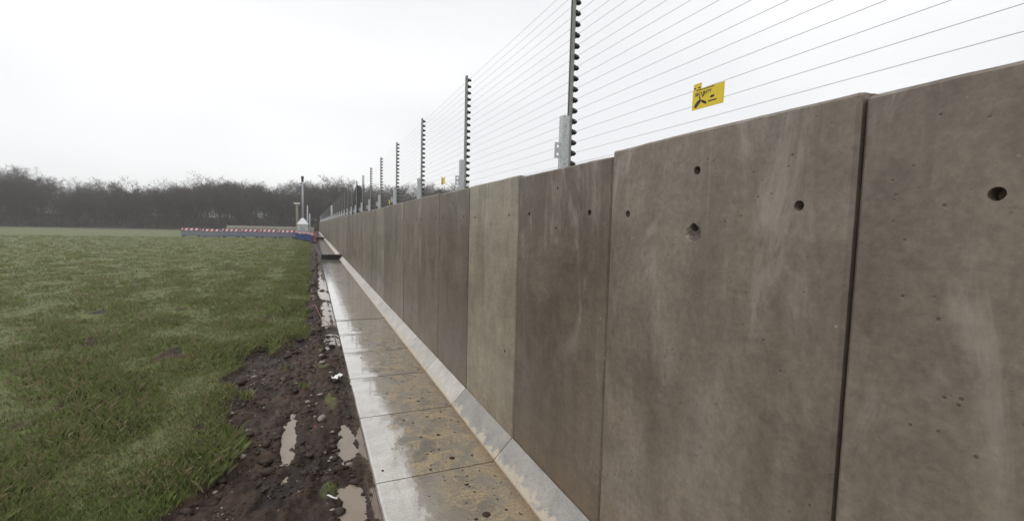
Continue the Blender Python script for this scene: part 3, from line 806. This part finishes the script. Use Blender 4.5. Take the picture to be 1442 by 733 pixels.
bme_ = MB().cbox((.01, -.4, .01), (1.19, .4, .69), .03).mesh('block', MAT['beige'])
for j in range(2):
    for i in range(9): link('block', bme_, t, loc=(-.5-1.2*(i+1)+(.6 if j else 0)+.2, 68.2+.35*i, .70*j))

# ------------------------------------------------------------------ woodland, bare in winter
def tree_mesh(seed, Ht):
    g = random.Random(seed); segs = []; tw = []
    def grow(p, d, L, r, lev):
        n = 3 if lev < 2 else 2; q = p
        for i in range(n):
            d = (d + Vector((g.gauss(0, .13), g.gauss(0, .13), g.gauss(.05, .06)))*(1+.3*lev)).normalized()
            nq = q + d*L/n; r1 = r*(1-.62*(i+1)/n) if lev else r*(1-.5*(i+1)/n)
            segs.append((q, nq, r*(1-.62*i/n), r1)); q = nq
            if lev < 3 and (lev or i >= 0):
                for _ in range((3, 3, 3)[lev] if lev else 3):
                    s = d.cross(Vector((g.gauss(0, 1), g.gauss(0, 1), g.gauss(0, 1)))).normalized()
                    nd = (d*g.uniform(.45, .95) + s*g.uniform(.5, .95)).normalized()
                    grow(q.lerp(p, g.uniform(0, .25)), nd, L*g.uniform(.42, .66), r1*g.uniform(.5, .7), lev+1)
        if lev >= 2:
            for _ in range(7):
                s = Vector((g.gauss(0, 1), g.gauss(0, 1), g.gauss(.3, .8))).normalized(); b = p.lerp(q, g.uniform(.2, 1)); tw.append((b, (d*.7+s).normalized()*g.uniform(.5, 1.3)))
    grow(Vector((0, 0, 0)), Vector((0, 0, 1)), Ht*.55, .19, 0)
    top = max(s[1].z for s in segs); k = Ht/top
    V = []; Fc = []
    for a, b, r0, r1 in segs:
        d = (b-a).normalized(); u = d.cross(Vector((.3, .9, .2))).normalized(); v = d.cross(u); o = len(V)
        for p, r_ in ((a, r0), (b, max(r1, .012))):
            for q in range(3): V.append(p*k + (u*math.cos(2.0944*q)+v*math.sin(2.0944*q))*r_)
        for q in range(3): Fc += [(o+q, o+(q+1) % 3, o+3+(q+1) % 3), (o+q, o+3+(q+1) % 3, o+3+q)]
    for b, t_ in tw:
        u = t_.cross(Vector((g.gauss(0, 1), g.gauss(0, 1), g.gauss(0, 1)))).normalized()*.022; o = len(V)
        V += [b*k-u, b*k+u, (b+t_)*k]; Fc.append((o, o+1, o+2))
    return np.array([tuple(v) for v in V], np.float32), np.array(Fc, np.int32)
KINDS = [tree_mesh(s, h_) for s, h_ in ((1, 12.5), (2, 13.5), (3, 11.5), (4, 12.8), (5, 10.5))]
def bank_z(x, y): return -.3 + 3.2*ss(128, 168, y) + .5*noise.noise(Vector((x*.03, y*.03, 2)))*ss(125, 140, y)
bx = np.linspace(-170, 190, 90); by = np.linspace(118, 230, 30)
Vb = [(x, y, bank_z(x, y) if y > 119 else -.6) for y in by for x in bx]; q = np.arange(90*30).reshape(30, 90)
tag(nump('wooded_bank', Vb, np.stack([q[:-1, :-1], q[:-1, 1:], q[1:, 1:], q[1:, :-1]], -1).reshape(-1, 4), MAT['litter'], smooth=True), kind='structure')
VV, FF, o = [], [], 0; g = np.random.default_rng(8)
for row in range(6):
    y0 = 132+row*7.
    x = -118.
    while x < 135:
        x += g.uniform(2.6, 5.2)
        v, f = KINDS[g.integers(5)]; s = g.uniform(.70, 1.10)*(.95+.16*ss(12, 45, x)-.04*ss(-5, -40, x))*(1+.10*math.sin(x*.055+1.0)+.06*math.sin(x*.17)); th = g.uniform(0, 6.28); c, si = math.cos(th), math.sin(th)
        yy = y0+g.uniform(-3, 3)
        VV.append((v*s)@np.array([[c, si, 0], [-si, c, 0], [0, 0, 1]], np.float32)+np.array([x, yy, bank_z(x, yy)-.1], np.float32)); FF.append(f+o); o += len(v)
tag(nump('bare_woods', np.concatenate(VV), np.concatenate(FF), MAT['bark']), kind='stuff')
# tangle of undergrowth below the crowns
n = 52000; base = np.stack([g.uniform(-118, 135, n), g.uniform(124, 172, n), np.zeros(n)], 1)
base[:, 2] = [bank_z(a, b_) for a, b_ in base[:, :2]]
base[:, 2] += np.abs(g.normal(0, 2.4, n)); tip = base + np.stack([g.normal(0, .7, n), g.normal(0, .7, n), np.abs(g.normal(1.0, .6, n))], 1)
sd_ = g.normal(0, 1, (n, 3)); sd_ = sd_/np.linalg.norm(sd_, axis=1)[:, None]*.055
Vu = np.stack([base-sd_, base+sd_, tip], 1).reshape(-1, 3); tag(nump('undergrowth', Vu, np.arange(3*n).reshape(-1, 3), MAT['bark']), kind='stuff')

# one dark evergreen standing out of the bare trees
def evergreen(x, y, z, h_, wd, lab):
    t = tag(empty('evergreen_tree', (x, y, z)), lab, 'tree'); MB().tube([(0, 0, 0), (0, 0, h_*.6), (.1, 0, h_*.95)], [.25, .14, .03], 8).build('trunk', MAT['bark'], t, True)
    g = np.random.default_rng(4); n = 5200; zz = g.uniform(.12, 1., n)
    rad = wd*np.minimum(1, (1-zz)*1.9+.25)*(.75+.25*np.sin(zz*23))*np.sqrt(g.uniform(.1, 1, n)); th = g.uniform(0, 6.283, n)
    b = np.stack([rad*np.cos(th), rad*np.sin(th), zz*h_], 1); dr = np.stack([np.cos(th), np.sin(th), g.normal(.1, .4, n)], 1)*g.uniform(.3, .6, (n, 1)); s = g.normal(0, .11, (n, 3))
    nump('crown', np.stack([b-s, b+s, b+dr], 1).reshape(-1, 3), np.arange(3*n).reshape(-1, 3), MAT['needles'], t)
evergreen(10.6, 118., -.3, 11.4, 1.5, 'dark evergreen tree rising above the bare woods behind the posts')

# ------------------------------------------------------------------ damp air
hm = bpy.data.materials.new('damp_air'); hm.use_nodes = True; ht = hm.node_tree; ht.nodes.clear()
hv = ht.nodes.new('ShaderNodeVolumePrincipled'); hv.inputs['Color'].default_value = (.985, .988, .99, 1); hv.inputs['Density'].default_value = .0010; hv.inputs['Anisotropy'].default_value = .2
ho = ht.nodes.new('ShaderNodeOutputMaterial'); ht.links.new(hv.outputs[0], ho.inputs['Volume'])
tag(MB().box((-905, -305, -1.4), (905, 1505, 24)).build('haze', hm), kind='stuff')
